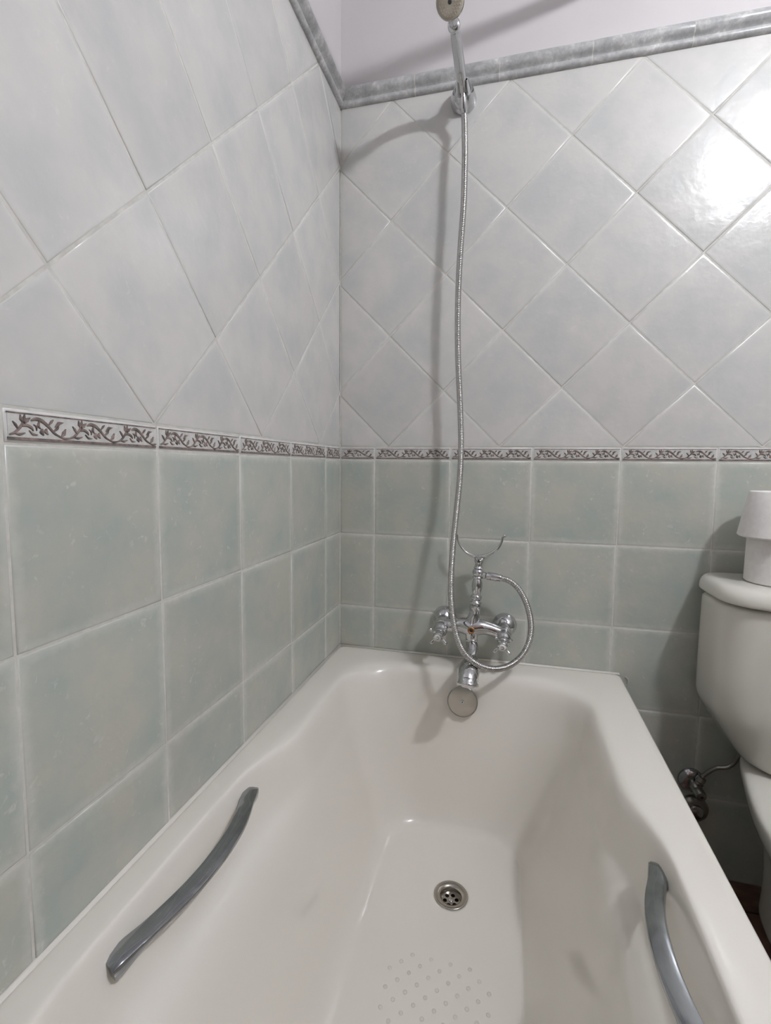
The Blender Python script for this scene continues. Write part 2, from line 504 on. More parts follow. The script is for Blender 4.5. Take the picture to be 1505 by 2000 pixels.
# patterned border: pale framed strip with a raised vine
def vine_mesh(w):
    bm = bmesh.new()
    h0, h1 = -0.0098, 0.0098
    top = 0.0011

    def ribbon(pts, widths):
        pts = [Vector((p[0], p[1], 0)) for p in pts]
        path = catmull(pts, 4)
        n = len(path); rows = []
        for i, p in enumerate(path):
            t = (path[min(i + 1, n - 1)] - path[max(i - 1, 0)]).normalized()
            s = Vector((-t.y, t.x, 0)); wd = lerp_list(widths, i / (n - 1)) * 1.25
            rows.append([(p + s * wd, 0), (p + s * wd * 0.5, top), (p - s * wd * 0.5, top), (p - s * wd, 0)])
        vv = [[bm.verts.new((q.x, q.y, z)) for q, z in r] for r in rows]
        for a, b in zip(vv, vv[1:]):
            for k in range(3): bm.faces.new((a[k], a[k + 1], b[k + 1], b[k]))
    # dark lines along the frame
    for z, hh in ((-0.0118, 0.0013), (0.0120, 0.0006)):
        box(bm, (-w / 2 + 0.002, z - hh, 0), (w / 2 - 0.002, z + hh, 0.0005))
    step = 0.0655
    n = max(1, round(w / step))
    for i in range(n):
        ox = -w / 2 + 0.004 + i * (w - 0.006) / n
        k = ((w - 0.006) / n) / step
        q = lambda *a: [(ox + x * k, y) for x, y in a]
        # rising main stem and the flower at its tip
        ribbon(q((0.000, -0.0085), (0.006, -0.006), (0.012, 0.000), (0.0145, 0.0045)), [0.0006, 0.0011, 0.0012, 0.0009])
        ribbon(q((0.0145, 0.003), (0.0125, 0.0065), (0.0115, 0.0105)), [0.0008, 0.0017, 0.0003])
        ribbon(q((0.0148, 0.003), (0.0155, 0.007), (0.0158, 0.011)), [0.0008, 0.0018, 0.0003])
        ribbon(q((0.0152, 0.003), (0.0185, 0.006), (0.0215, 0.0085)), [0.0008, 0.0017, 0.0003])
        ribbon(q((0.0085, -0.003), (0.0065, 0.001), (0.0035, 0.004)), [0.0006, 0.0014, 0.0003])
        ribbon(q((0.012, 0.0), (0.018, 0.001), (0.0225, -0.001), (0.024, -0.004)), [0.0007, 0.0013, 0.0014, 0.0003])
        ribbon(q((0.004, -0.0068), (0.010, -0.0078), (0.0155, -0.0062)), [0.0004, 0.0012, 0.0003])
        ribbon(q((0.0195, -0.0035), (0.0235, -0.0068), (0.0285, -0.0072)), [0.0003, 0.0012, 0.0003])
        ribbon(q((0.0245, 0.0025), (0.0275, 0.0005), (0.0275, -0.0035)), [0.0003, 0.0010, 0.0003])
        ribbon(q((0.0415, 0.0035), (0.0445, 0.0065), (0.0465, 0.0088)), [0.0005, 0.0013, 0.0003])
        # arching branch with hanging leaves
        ribbon(q((0.022, 0.006), (0.028, 0.0078), (0.035, 0.006), (0.042, 0.0005), (0.048, -0.005), (0.055, -0.008)),
               [0.0004, 0.0016, 0.0017, 0.0014, 0.0012, 0.0006])
        ribbon(q((0.031, 0.0062), (0.030, 0.0015), (0.032, -0.0015)), [0.0006, 0.0014, 0.0003])
        ribbon(q((0.034, -0.001), (0.0335, -0.0045), (0.035, -0.0075)), [0.0005, 0.0024, 0.0004])
        ribbon(q((0.0385, -0.0005), (0.038, -0.0035), (0.040, -0.0065)), [0.0005, 0.0021, 0.0004])
        ribbon(q((0.046, -0.003), (0.051, 0.0005), (0.0525, 0.0045)), [0.0007, 0.0012, 0.0003])
        ribbon(q((0.048, 0.0015), (0.053, 0.0055), (0.058, 0.0068)), [0.0003, 0.0017, 0.0003])
        ribbon(q((0.055, -0.008), (0.0585, -0.004), (0.0605, 0.0005)), [0.0006, 0.0021, 0.0003])
        ribbon(q((0.052, -0.0075), (0.059, -0.0092), (0.0655, -0.0085)), [0.0005, 0.0010, 0.0006])
    me = bpy.data.meshes.new('vine_relief'); bmesh.ops.recalc_face_normals(bm, faces=bm.faces)
    bm.to_mesh(me); bm.free()
    me.materials.append(M['vine'])
    return me


VINES = {}


def border_row(wallobj, axis, c0, umax):
    k = -1
    z0, z1 = Z_ROW, Z_BORD
    while c0 + k * T < umax:
        u0, u1 = max(0.0, c0 + k * T), min(umax, c0 + (k + 1) * T); k += 1
        if u1 - u0 < 0.03: continue
        poly = [(u0, z0), (u1, z0), (u1, z1), (u0, z1)]
        o = tile(wallobj, axis, poly, lambda u, v: (0.5, 0.5), M['border_frame'], 'border_tile')
        w = u1 - u0 - G
        key = round(w, 4)
        if key not in VINES: VINES[key] = (vine_mesh(w), None)
        # sunken silver-grey ground inside the frame
        bm = bmesh.new()
        q = (w / 2 - 0.003, 0.0125)
        if axis == 'b': box(bm, (-q[0], -0.0004, -q[1]), (q[0], 0.002, q[1]))
        else: box(bm, (-0.002, -q[0], -q[1]), (0.0004, q[0], q[1]))
        gme = finish(bm, 'border_ground', M['border'], smooth=False)
        gme.parent = o; gme.location = (0, 0, 0)
        v = bpy.data.objects.new('vine_relief', VINES[key][0]); COL.objects.link(v)
        v.parent = o
        # relief mesh lies in its own XY plane, z outward
        if axis == 'b':
            v.matrix_local = Matrix(((1, 0, 0, 0), (0, 0, -1, -0.0004), (0, 1, 0, 0), (0, 0, 0, 1)))
        else:
            v.matrix_local = Matrix(((0, 0, 1, 0.0004), (1, 0, 0, 0), (0, 1, 0, 0), (0, 0, 0, 1)))
    return


border_row(wall_back, 'b', COL_B, UB)
border_row(wall_left, 'l', COL_L, UL)

# plain tile band as material only where the photograph never looks
# grey moulding above the tiles (trim), in 20 cm pieces
TRIM_PROFILE = [(0.0, 0.0), (0.004, 0.0005), (0.0085, 0.003), (0.0105, 0.007), (0.0095, 0.0115), (0.0075, 0.014),
                (0.009, 0.0165), (0.0145, 0.0195), (0.0185, 0.0245), (0.0205, 0.031), (0.0185, 0.0375),
                (0.0135, 0.0425), (0.006, 0.0455), (0.0, 0.047)]


def moulding(name, axis, joints, label):
    root = empty(name, (0, 0, Z_TRIM)); tag(root, label, 'trim', kind='structure')
    for a, b in zip(joints, joints[1:]):
        bm = bmesh.new(); lay = bm.loops.layers.uv.new('UVMap')
        g = 0.0012
        loops = []
        ts = [0.0, 0.05, 0.5, 0.95, 1.0]
        for t in ts:
            lp = []
            for d, z in TRIM_PROFILE:
                uu = (a + g) + (b - a - 2 * g) * t
                if a == 0: uu = max(uu, d) if t == 0 else uu      # mitre in the corner
                k = 0.94 if t in (0.0, 1.0) and not (a == 0 and t == 0) else 1.0
                lp.append(Vector((uu, -d * k, Z_TRIM + z)) if axis == 'b' else Vector((d * k, -uu, Z_TRIM + z)))
            loops.append(lp)
        vl = [[bm.verts.new(p) for p in lp] for lp in loops]
        n = len(TRIM_PROFILE)
        for p, q in zip(vl, vl[1:]):
            for i in range(n - 1): bm.faces.new((p[i], p[i + 1], q[i + 1], q[i]))
        bm.faces.new(vl[0]); bm.faces.new(vl[-1][::-1])
        for f in bm.faces:
            for l in f.loops: l[lay].uv = (0.5, 0.5)
        o = finish(bm, 'moulding_piece', M['moulding'], root, angle=50)
    # grout in the joints
    bm = bmesh.new()
    for j in joints[1:-1]:
        lo = [Vector((j - 0.0014, -d * 0.93, Z_TRIM + z)) if axis == 'b' else Vector((d * 0.93, -(j - 0.0014), Z_TRIM + z)) for d, z in TRIM_PROFILE]
        hi = [p + (Vector((0.0028, 0, 0)) if axis == 'b' else Vector((0, -0.0028, 0))) for p in lo]
        rings(bm, [lo, hi])
    finish(bm, 'moulding_grout', M['grout'], root, smooth=False)
    return root


moulding('trim_1', 'b', [0.0, 0.193, 0.392, 0.593, 0.793, 0.993, 1.193, 1.393, 1.593, 1.745], 'grey rounded moulding capping the tiles of the end wall')
moulding('trim_2', 'l', [0.0, 0.165, 0.365, 0.565, 0.765, 0.965, 1.165, 1.365, 1.565, 1.765, 1.965, 2.165, 2.345], 'grey rounded moulding capping the tiles of the long wall')

# floor with brown tiles
bm = bmesh.new(); box(bm, (-0.12, Y_ROOM - 0.1, Z_FLOOR - 0.1), (X_ROOM + 0.1, 0.12, Z_FLOOR))
floor = tag(finish(bm, 'floor', M['floor_grout'], smooth=False), 'dark brown tiled bathroom floor', 'floor', kind='structure')
bm = bmesh.new()
q = T / 2 - 0.002
rings(bm, [[Vector((sx * (q - i), sy * (q - i), z)) for sx, sy in ((-1, -1), (1, -1), (1, 1), (-1, 1))] for i, z in ((0, -0.002), (0, 0.003), (0.0015, 0.004))], cap0=False)
fme = finish(bm, 'floor_tile', M['floor_tile'], smooth=False); fmesh = fme.data
bpy.data.objects.remove(fme)
for i in range(5):
    for j in range(7):
        o = bpy.data.objects.new('floor_tile', fmesh); COL.objects.link(o); o.parent = floor
        o.location = (0.84 + i * T, -0.065 - T / 2 - (j - 0.35) * T + 0.0, Z_FLOOR)
        if j == 0: o.scale = (1, 0.42, 1); o.location.y = -0.0435
        else: o.location.y = -0.0875 - T / 2 - (j - 1) * T

# ceiling and the two walls behind the camera
shell('ceiling', (-0.12, Y_ROOM - 0.1, Z_CEIL), (X_ROOM + 0.1, 0.12, Z_CEIL + 0.1), [M['ceiling']], 'white painted bathroom ceiling', 'ceiling')
shell('wall_right', (X_ROOM, Y_ROOM, Z_FLOOR), (X_ROOM + 0.1, 0.0, Z_CEIL), [M['far_tile'], M['plaster']], 'wall beyond the toilet, green below and painted above', 'wall', Z_BORD)
shell('wall_front', (-0.12, Y_ROOM - 0.1, Z_FLOOR), (X_ROOM + 0.1, Y_ROOM, Z_CEIL), [M['far_tile'], M['plaster']], 'wall with the door facing the taps, green below and painted above', 'wall', Z_BORD)
door = empty('door_1', (1.1, Y_ROOM, Z_FLOOR)); tag(door, 'brown wooden bathroom door facing the taps', 'door', kind='structure')
bm = bmesh.new(); box(bm, (0.75, Y_ROOM, Z_FLOOR + 0.006), (1.45, Y_ROOM + 0.035, Z_FLOOR + 2.0)); finish(bm, 'door_leaf', M['door'], door, smooth=False)
bm = bmesh.new()
for lo, hi in (((0.68, Z_FLOOR), (0.745, Z_FLOOR + 2.07)), ((1.455, Z_FLOOR), (1.52, Z_FLOOR + 2.07)), ((0.745, Z_FLOOR + 2.005), (1.455, Z_FLOOR + 2.07))):
    box(bm, (lo[0], Y_ROOM, lo[1]), (hi[0], Y_ROOM + 0.05, hi[1]))
finish(bm, 'door_frame', M['door'], door, smooth=False)
bm = bmesh.new()
lathe(bm, [(0.024, 0), (0.024, 0.008), (0.009, 0.012), (0.009, 0.05)], (0.81, Y_ROOM + 0.036, Z_FLOOR + 1.02), (0, 1, 0))
sweep(bm, [(0.81, Y_ROOM + 0.08, Z_FLOOR + 1.02), (0.87, Y_ROOM + 0.08, Z_FLOOR + 1.02), (0.92, Y_ROOM + 0.078, Z_FLOOR + 1.02)], 0.008)
finish(bm, 'door_handle', M['chrome'], door)

# ------------------------------------------------------------------ bathtub
bath = empty('bathtub', (0.36, -0.85, Z_FLOOR))
tag(bath, 'cream white enamel bathtub fitted between the tiled walls', 'bathtub')
NC, NS = 10, 14


def rrect(xl, xr, yb, yf, rb, rf, z):
    """rounded rectangle, wound the same way for every ring; rb / rf = corner radius at the tap end / far end"""
    pts = []
    corners = [(xr - rb, yb - rb, 0, rb), (xl + rb, yb - rb, 90, rb), (xl + rf, yf + rf, 180, rf), (xr - rf, yf + rf, 270, rf)]
    arcs = []
    for cx, cy, a0, r in corners:
        arcs.append([(cx + r * math.cos(math.radians(a0 + 90 * k / NC)), cy + r * math.sin(math.radians(a0 + 90 * k / NC))) for k in range(NC + 1)])
    for i in range(4):
        pts += arcs[i]
        a, b = arcs[i][-1], arcs[(i + 1) % 4][0]
        ns = NS if i % 2 == 0 else NS * 3
        for k in range(1, ns):
            t = k / ns; pts.append((a[0] + (b[0] - a[0]) * t, a[1] + (b[1] - a[1]) * t))
    return [Vector((x, y, z)) for x, y in pts]


def sstep(a, b, x):
    t = max(0.0, min(1.0, (x - a) / (b - a))); return t * t * (3 - 2 * t)


Z_BATH = -0.357
DRAIN = Vector((0.358, -0.345, Z_BATH))
TUB = [  # z, xl, xr, y back, y far, r back, r far, widening beside the grips
    (-0.040, 0.0012, 0.720, -0.0012, -1.700, 0.012, 0.012, 0),
    (-0.010, 0.0004, 0.722, -0.0004, -1.702, 0.012, 0.012, 0),
    (-0.002, 0.0008, 0.721, -0.0008, -1.701, 0.012, 0.012, 0),
    (0.000, 0.003, 0.715, -0.003, -1.696, 0.014, 0.014, 0),
    (0.000, 0.040, 0.665, -0.050, -1.640, 0.085, 0.10, 0.004),
    (0.000, 0.064, 0.640, -0.072, -1.620, 0.112, 0.13, 0.024),
    (-0.004, 0.075, 0.629, -0.084, -1.610, 0.12, 0.14, 0.032),
    (-0.016, 0.083, 0.621, -0.092, -1.600, 0.125, 0.15, 0.036),
    (-0.045, 0.090, 0.614, -0.099, -1.580, 0.13, 0.16, 0.036),
    (-0.082, 0.099, 0.606, -0.105, -1.555, 0.13, 0.17, 0.033),
    (-0.094, 0.103, 0.602, -0.107, -1.545, 0.13, 0.17, 0.020),
    (-0.104, 0.107, 0.598, -0.109, -1.535, 0.13, 0.17, 0.002),
    (-0.200, 0.136, 0.566, -0.126, -1.44, 0.115, 0.17, 0),
    (-0.300, 0.167, 0.527, -0.145, -1.31, 0.100, 0.16, 0),
    (-0.338, 0.182, 0.506, -0.155, -1.26, 0.095, 0.15, 0),
    (-0.353, 0.196, 0.4960, -0.166, -1.21, 0.085, 0.14, 0),
    (Z_BATH, 0.208, 0.4935, -0.180, -1.17, 0.075, 0.12, 0),
    (Z_BATH, 0.222, 0.4880, -0.20, -1.13, 0.07, 0.10, 0),
]


def widen(y):
    return sstep(-0.44, -0.60, y) * (1 - sstep(-0.90, -1.08, y))


loops = []
for z, xl, xr, yb, yf, rb, rf, wd in TUB:
    lp = rrect(xl, xr, yb, yf, rb, rf, z)
    cx = (xl + xr) / 2; hw = (xr - xl) / 2
    for p in lp:
        s = (p.x - cx) / hw
        p.x += wd * widen(p.y) * (abs(s) ** 2) * (1 if s > 0 else -1)
    loops.append(lp)
last = loops[-1]
for rr, zz in ((0.060, Z_BATH), (0.0335, Z_BATH), (0.0320, Z_BATH - 0.0008), (0.0310, Z_BATH - 0.020)):
    lp = []
    for p in last:
        d = Vector((p.x - DRAIN.x, p.y - DRAIN.y, 0)).normalized()
        lp.append(Vector((DRAIN.x, DRAIN.y, zz)) + d * rr)
    loops.append(lp)
bm = bmesh.new()
rings(bm, loops, cap0=False, cap1=False)
finish(bm, 'basin', M['enamel'], bath, subsurf=1)

# side apron down to the floor
bm = bmesh.new(); box(bm, (0.690, -1.698, Z_FLOOR + 0.002), (0.708, -0.004, -0.030))
finish(bm, 'apron', M['apron'], bath, smooth=False)

# anti-slip dots
bm = bmesh.new()
for r in range(0, 26):
    y = -0.483 - r * 0.0158
    half = 0.082 * min(1.0, 0.62 + r * 0.2) * (1.0 if r < 22 else 0.8)
    for k in range(-8, 9):
        x = 0.3565 + k * 0.0333 + (0.01665 if r % 2 == 0 else 0.0)
        if abs(x - 0.3555) > half + 0.005: continue
        lathe(bm, [(0.0036, -0.0006), (0.0036, 0.00035), (0.0026, 0.0005)], (x, y, Z_BATH), (0, 0, 1), 8, cap0=False)
o = finish(bm, 'anti_slip_dots', M['dots'], bath); o['kind'] = 'stuff'

# waste outlet
drain = None
bm = bmesh.new()
lathe(bm, [(0.0335, -0.0006), (0.0338, 0.0010), (0.0325, 0.0020), (0.0225, 0.0002), (0.0205, -0.003), (0.0200, -0.017), (0.0200, -0.085)], DRAIN, (0, 0, 1), 40, False, True)
drain = finish(bm, 'drain', M['steel'], bath); drain['label'] = 'round steel plug hole with a holed strainer'
bm = bmesh.new()
# strainer plate with six real openings over the pipe
def ring_edges(cx, cy, r, n, z):
    vs = [bm.verts.new((DRAIN.x + cx + r * math.cos(2 * math.pi * i / n), DRAIN.y + cy + r * math.sin(2 * math.pi * i / n), DRAIN.z + z)) for i in range(n)]
    return [bm.edges.new((vs[i], vs[(i + 1) % n])) for i in range(n)]
es = ring_edges(0, 0, 0.0199, 36, -0.0125)
for k in range(6):
    a_ = math.radians(60 * k + 15)
    es += ring_edges(math.cos(a_) * 0.0118, math.sin(a_) * 0.0118, 0.0042, 14, -0.0125)
bmesh.ops.triangle_fill(bm, edges=es, use_beauty=True)
ex = bmesh.ops.extrude_face_region(bm, geom=list(bm.faces))
bmesh.ops.translate(bm, vec=(0, 0, 0.0015), verts=[v for v in ex['geom'] if isinstance(v, bmesh.types.BMVert)])
finish(bm, 'strainer', M['steel'], drain, smooth=False)
bm = bmesh.new(); lathe(bm, [(0.0048, 0), (0.0046, 0.0012), (0.003, 0.002), (0.001, 0.0022)], DRAIN + Vector((0, 0, -0.0112)), (0, 0, 1), 16)
finish(bm, 'screw', M['chrome'], drain)

# overflow plate on the tap-end slope
ON = Vector((0, -0.985, 0.17)).normalized()
OV = Vector((0.3525, -0.1045, -0.066))
bm = bmesh.new()
lathe(bm, [(0.026, -0.004), (0.026, 0.004), (0.033, 0.0055), (0.0352, 0.0075), (0.0355, 0.0105), (0.0345, 0.0120), (0.031, 0.0124), (0.012, 0.0132), (0.004, 0.0134)], OV, ON, 48, False)
ov = finish(bm, 'overflow_plate', M['steel'], bath, angle=40); ov['label'] = 'round steel overflow plate with a centre screw'
bm = bmesh.new()
lathe(bm, [(0.0048, 0.0130), (0.0048, 0.0142), (0.0036, 0.0150), (0.0022, 0.0146)], OV, ON, 20, False)
finish(bm, 'screw', M['chrome'], ov)
bm = bmesh.new(); lathe(bm, [(0.0014, 0.0146), (0.0014, 0.0153)], OV, ON, 8, False); finish(bm, 'screw_slot_shade_disc', M['dark'], ov)


bm = bmesh.new()
lathe(bm, [(0.0352, 0.0088), (0.0364, 0.0098), (0.0364, 0.0116), (0.0352, 0.0126), (0.0338, 0.0126)], OV, ON, 48, False, False)
finish(bm, 'plate_rim', M['valve'], ov)


# grips on the two long sides
def grip(side):
    s = 1 if side == 'l' else -1
    x0 = 0.0515 if side == 'l' else 0.6555
    ya, yb_ = -0.578, -0.872
    out = []
    bow = [0.0, 0.010, 0.021, 0.029, 0.0335, 0.035, 0.0335, 0.029, 0.021, 0.010, 0.0]
    rise = [0.0, 0.003, 0.004, 0.004, 0.004, 0.004, 0.004, 0.004, 0.004, 0.003, 0.0]
    for i, (b, r) in enumerate(zip(bow, rise)):
        t = i / 10
        out.append(Vector((x0 + s * b, ya + (yb_ - ya) * t, -0.034 + r + b * 0.30)))
    path = catmull(out, 5)
    n = len(path); bm = bmesh.new(); lps = []
    side_n = Vector((s * 0.15, 0, 0.99)).normalized()      # outward normal of the flat face
    for i, p in enumerate(path):
        t = i / (n - 1)
        tn = (path[min(i + 1, n - 1)] - path[max(i - 1, 0)]).normalized()
        nn = (side_n - tn * side_n.dot(tn)).normalized(); ww = tn.cross(nn)
        e = min(t, 1 - t)
        half = 0.0112 + 0.0020 * (1 - sstep(0.0, 0.16, e))
        th = 0.0040 + 0.0055 * (1 - sstep(0.0, 0.14, e))
        if e == 0: half *= 0.9; th *= 0.8
        sec = [(-1, -0.5), (-0.9, -1), (0, -1.05), (0.9, -1), (1, -0.5), (1, 0.35), (0.93, 0.85), (0.8, 1.0), (0, 1.01), (-0.8, 1.0), (-0.93, 0.85), (-1, 0.35)]
        lps.append([p + ww * a * half + nn * b * th for a, b in sec])
    rings(bm, lps)
    o = finish(bm, 'grip_handle', M['satin'], bath, angle=45)
    o['label'] = 'worn chrome grip bowed out from the bath side'
    return o


grip('l'); grip('r')

# sealant along the bath edge and a clear smear of it on the end wall
bm = bmesh.new()
SEAL = [(-0.002, -0.001), (0.0050, -0.001), (0.0050, 0.0002), (0.0030, 0.0008), (0.0013, 0.0018), (-0.002, 0.0030)]
rings(bm, [[Vector((d, y, z)) for d, z in SEAL] for y in (-1.70, -0.0)])
rings(bm, [[Vector((x, -d, z)) for d, z in SEAL] for x in (0.0, 0.720)])
tr = finish(bm, 'trim_3', M['silicone'], smooth=True); tag(tr, 'thin white sealant bead between bath rim and tiles', 'sealant', kind='structure')
bm = bmesh.new()
c = at(1219, 1330, -0.001)
pth = [c + Vector((math.cos(a) * 0.0085, -0.0005, math.sin(a) * 0.012 - 0.002)) for a in [math.radians(x) for x in range(-100, 110, 15)]]
sweep(bm, pth, [0.001, 0.0024, 0.0028, 0.0024, 0.001], 8)
finish(bm, 'sealant_smear', M['smear'], tr)

# ------------------------------------------------------------------ wall-mounted bath mixer
MC = at(921, 1226, -0.062)
tap = empty('bath_mixer_tap', (MC.x, 0, MC.z))
tag(tap, 'chrome two-handle bath mixer with shower cradle on the green tiled wall', 'tap')
FL, FR = at(867, 1207, -0.012), at(985, 1222, -0.012)


def body_part(name, fn, mat='chrome', parent=None, **kw):
    bm = bmesh.new(); fn(bm)
    return finish(bm, name, M[mat], parent or tap, **kw)


for c in (FL, FR):
    c0 = Vector((c.x, 0, c.z))
    body_part('wall_flange', lambda bm: lathe(bm, [(0.030, 0.0), (0.0305, 0.003), (0.0295, 0.008), (0.027, 0.015), (0.022, 0.022), (0.017, 0.026), (0.0145, 0.028), (0.0145, 0.05)], c0, (0, -1, 0), 32, False), angle=50)
HL, HR = at(855, 1243, -0.118), at(981, 1262, -0.118)


def arm(bm, c, h):
    a = Vector((c.x, -0.047, c.z))
    s = 1 if c.x < MC.x else -1
    pts = [MC, MC + Vector((-s * 0.022, 0.001, 0.004)), MC + Vector((-s * 0.045, 0.003, 0.000)), Vector((c.x + s * 0.010, -0.058, c.z - 0.004)), Vector((c.x - s * 0.004, -0.060, c.z - 0.007))]
    sweep(bm, catmull(pts, 6), [0.0230, 0.0200, 0.0170, 0.0155, 0.0165, 0.0175], 20)
    sphere(bm, (c.x, -0.056, c.z - 0.004), 0.0185)
    # valve neck leaning forward and down to the handle
    st = Vector((c.x, -0.058, c.z - 0.006)); dr = (h - st)
    L = dr.length
    lathe(bm, [(0.0165, 0.0), (0.0160, L * 0.30), (0.0175, L * 0.36), (0.0175, L * 0.44), (0.0135, L * 0.50), (0.0105, L * 0.62), (0.0095, L * 0.80)], st, dr, 24, False)


def crosshead(name, c, h, turn):
    st = Vector((c.x, -0.058, c.z - 0.006)); d = (h - st).normalized()
    x, y, _ = frame_from(d)
    def f(bm):
        lathe(bm, [(0.0095, -0.014), (0.0118, -0.010), (0.0118, 0.002), (0.0105, 0.0055), (0.0085, 0.007)], h, d, 24)
        for k in range(4):
            a = math.radians(turn + 90 * k)
            v = x * math.cos(a) + y * math.sin(a)
            o = h - d * 0.003
            p = catmull([o + v * 0.006, o + v * 0.014 - d * 0.001, o + v * 0.022 + d * 0.001, o + v * 0.0275 + d * 0.003], 4)
            sweep(bm, p, [0.0052, 0.0032, 0.0030, 0.0040, 0.0046, 0.0026], 10)
    hd = body_part(name, f, angle=50)
    body_part('handle_cap', lambda bm: lathe(bm, [(0.0080, 0.005), (0.0080, 0.0078), (0.0068, 0.0090), (0.003, 0.0094)], h, d, 24, False), 'white_cap', hd)
    up = (Vector((0, 0, 1)) - d * d.z).normalized(); rt = up.cross(d) * -1
    def mark(bm):
        q = h + d * 0.0095
        pth = [q + rt * math.cos(math.radians(a)) * 0.0034 + up * math.sin(math.radians(a)) * 0.0034 for a in range(50, 311, 26)]
        sweep(bm, pth, 0.0007, 6)
    body_part('cap_mark', mark, 'ink', hd)


body_part('mixer_body', lambda bm: (arm(bm, FL, HL), arm(bm, FR, HR),
    sphere(bm, MC, 0.0235, 24, 14, (1.0, 0.9, 1.05)),
    sweep(bm, catmull([MC, MC + Vector((0.002, 0.001, 0.02)), at(926, 1201, -0.060), at(927.5, 1190, -0.059)], 5), [0.023, 0.0175, 0.0145, 0.0130, 0.0130], 20)))
crosshead('cross_handle', FL, HL, 48)
crosshead('cross_handle', FR, HR, 40)
body_part('centre_screw', lambda bm: lathe(bm, [(0.0085, -0.004), (0.0085, 0.0015), (0.0068, 0.0024), (0.0042, 0.0014), (0.0042, -0.001)], MC + Vector((0, -0.0240, 0.001)), (0.05, -1, 0.1), 24, False), 'copper', angle=40)
body_part('screw_hole_shade_disc', lambda bm: lathe(bm, [(0.0036, 0.0), (0.0036, 0.0018)], MC + Vector((0, -0.0240, 0.001)), (0.05, -1, 0.1), 12, False), 'dark')  # solid disc, its dark colour stands in for the shaded hole
# turned riser column up to the cradle
C0, C1 = at(927.5, 1192, -0.059), at(935.0, 1094, -0.052)
CL = (C1 - C0).length
PROF = [(0.0115, 0.0), (0.0125, 0.02), (0.0125, 0.10), (0.0095, 0.115), (0.0128, 0.14), (0.0128, 0.165), (0.0095, 0.185), (0.0088, 0.20), (0.0120, 0.235), (0.0128, 0.265), (0.0118, 0.30),
        (0.0085, 0.325), (0.0095, 0.345), (0.0112, 0.42), (0.0120, 0.50), (0.0112, 0.57), (0.0088, 0.625), (0.0118, 0.645), (0.0118, 0.665), (0.0090, 0.685), (0.0118, 0.72), (0.0128, 0.76), (0.0118, 0.80),
        (0.0090, 0.825), (0.0108, 0.845), (0.0085, 0.87), (0.0078, 0.93), (0.0098, 0.97), (0.0105, 1.0), (0.008, 1.03)]
body_part('riser_column', lambda bm: lathe(bm, [(r * 1.12, h * CL) for r, h in PROF], C0, C1 - C0, 24), angle=60)
# cradle for the hand shower: two thin bowed prongs
def cradle_arm(bm):
    tipl, tipr = at(892, 1047, -0.050), at(984, 1047, -0.050)
    bot = at(935, 1089, -0.052)
    px = [(892, 1044), (893.5, 1054), (899, 1066), (909, 1078), (922, 1085), (935, 1087.5), (949, 1085), (963, 1078.5), (974, 1068), (979.5, 1058), (981, 1050), (984, 1046)]
    path = catmull([at(u, v, -0.052) for u, v in px], 5)
    sweep(bm, path, [0.0024, 0.0026, 0.0028, 0.0034, 0.0044, 0.0050, 0.0044, 0.0034, 0.0028, 0.0026, 0.0024], 12)
    # small web where the prongs meet the column
    lathe(bm, [(0.0060, 0.0), (0.0100, 0.008), (0.0135, 0.013), (0.0100, 0.016)], C1 + Vector((0, 0, -0.008)), C1 - C0, 20)
    sphere(bm, tipl, 0.0036, 12, 8); sphere(bm, tipr + Vector((0.001, 0, 0)), 0.0042, 12, 8)
    lathe(bm, [(0.0085, -0.004), (0.0105, 0.002), (0.0085, 0.008), (0.005, 0.011)], C1 + Vector((0, 0, -0.002)), C1 - C0, 20)
body_part('shower_cradle', cradle_arm, angle=60)
body_part('cradle_screw_shade_disc', lambda bm: lathe(bm, [(0.0034, 0), (0.0034, 0.002), (0.002, 0.003)], C1 + Vector((0, -0.0095, -0.001)), (0, -1, 0), 12), 'dark')
# hose outlet on the side of the column
N0, N1 = at(936, 1122, -0.054), at(951, 1124.5, -0.058)
body_part('hose_outlet', lambda bm: lathe(bm, [(0.0065, 0), (0.0065, 0.010), (0.0085, 0.011), (0.0085, 0.016), (0.006, 0.018), (0.006, 0.021)], N0, N1 - N0, 18), angle=40)
# spout
SP = [MC + Vector((0, -0.004, -0.012)), MC + Vector((0.001, -0.008, -0.034)), at(922, 1268, -0.085), at(919, 1292, -0.115), at(916, 1308, -0.160), at(914, 1320, -0.190), at(912.5, 1334, -0.206)]
def spout(bm):
    p = catmull(SP, 6)
    sweep(bm, p, [0.0165, 0.0135, 0.0145, 0.0140, 0.0175, 0.0225, 0.0242, 0.0235, 0.0215], 24)
    e = SP[-1]; d = (p[-1] - p[-4]).normalized() * 0.4 + Vector((0, -0.10, -1)) * 0.6
    lathe(bm, [(0.0210, -0.010), (0.0218, -0.002), (0.0248, 0.001), (0.0248, 0.005), (0.0225, 0.007), (0.0190, 0.007), (0.018, 0.002)], e, d, 28, False)
    lathe(bm, [(0.0135, 0), (0.0155, 0.002), (0.0155, 0.005), (0.0135, 0.007)], MC + Vector((0.0005, -0.0055, -0.026)), (0.0, -0.25, -1), 20)
body_part('spout', spout, angle=60)

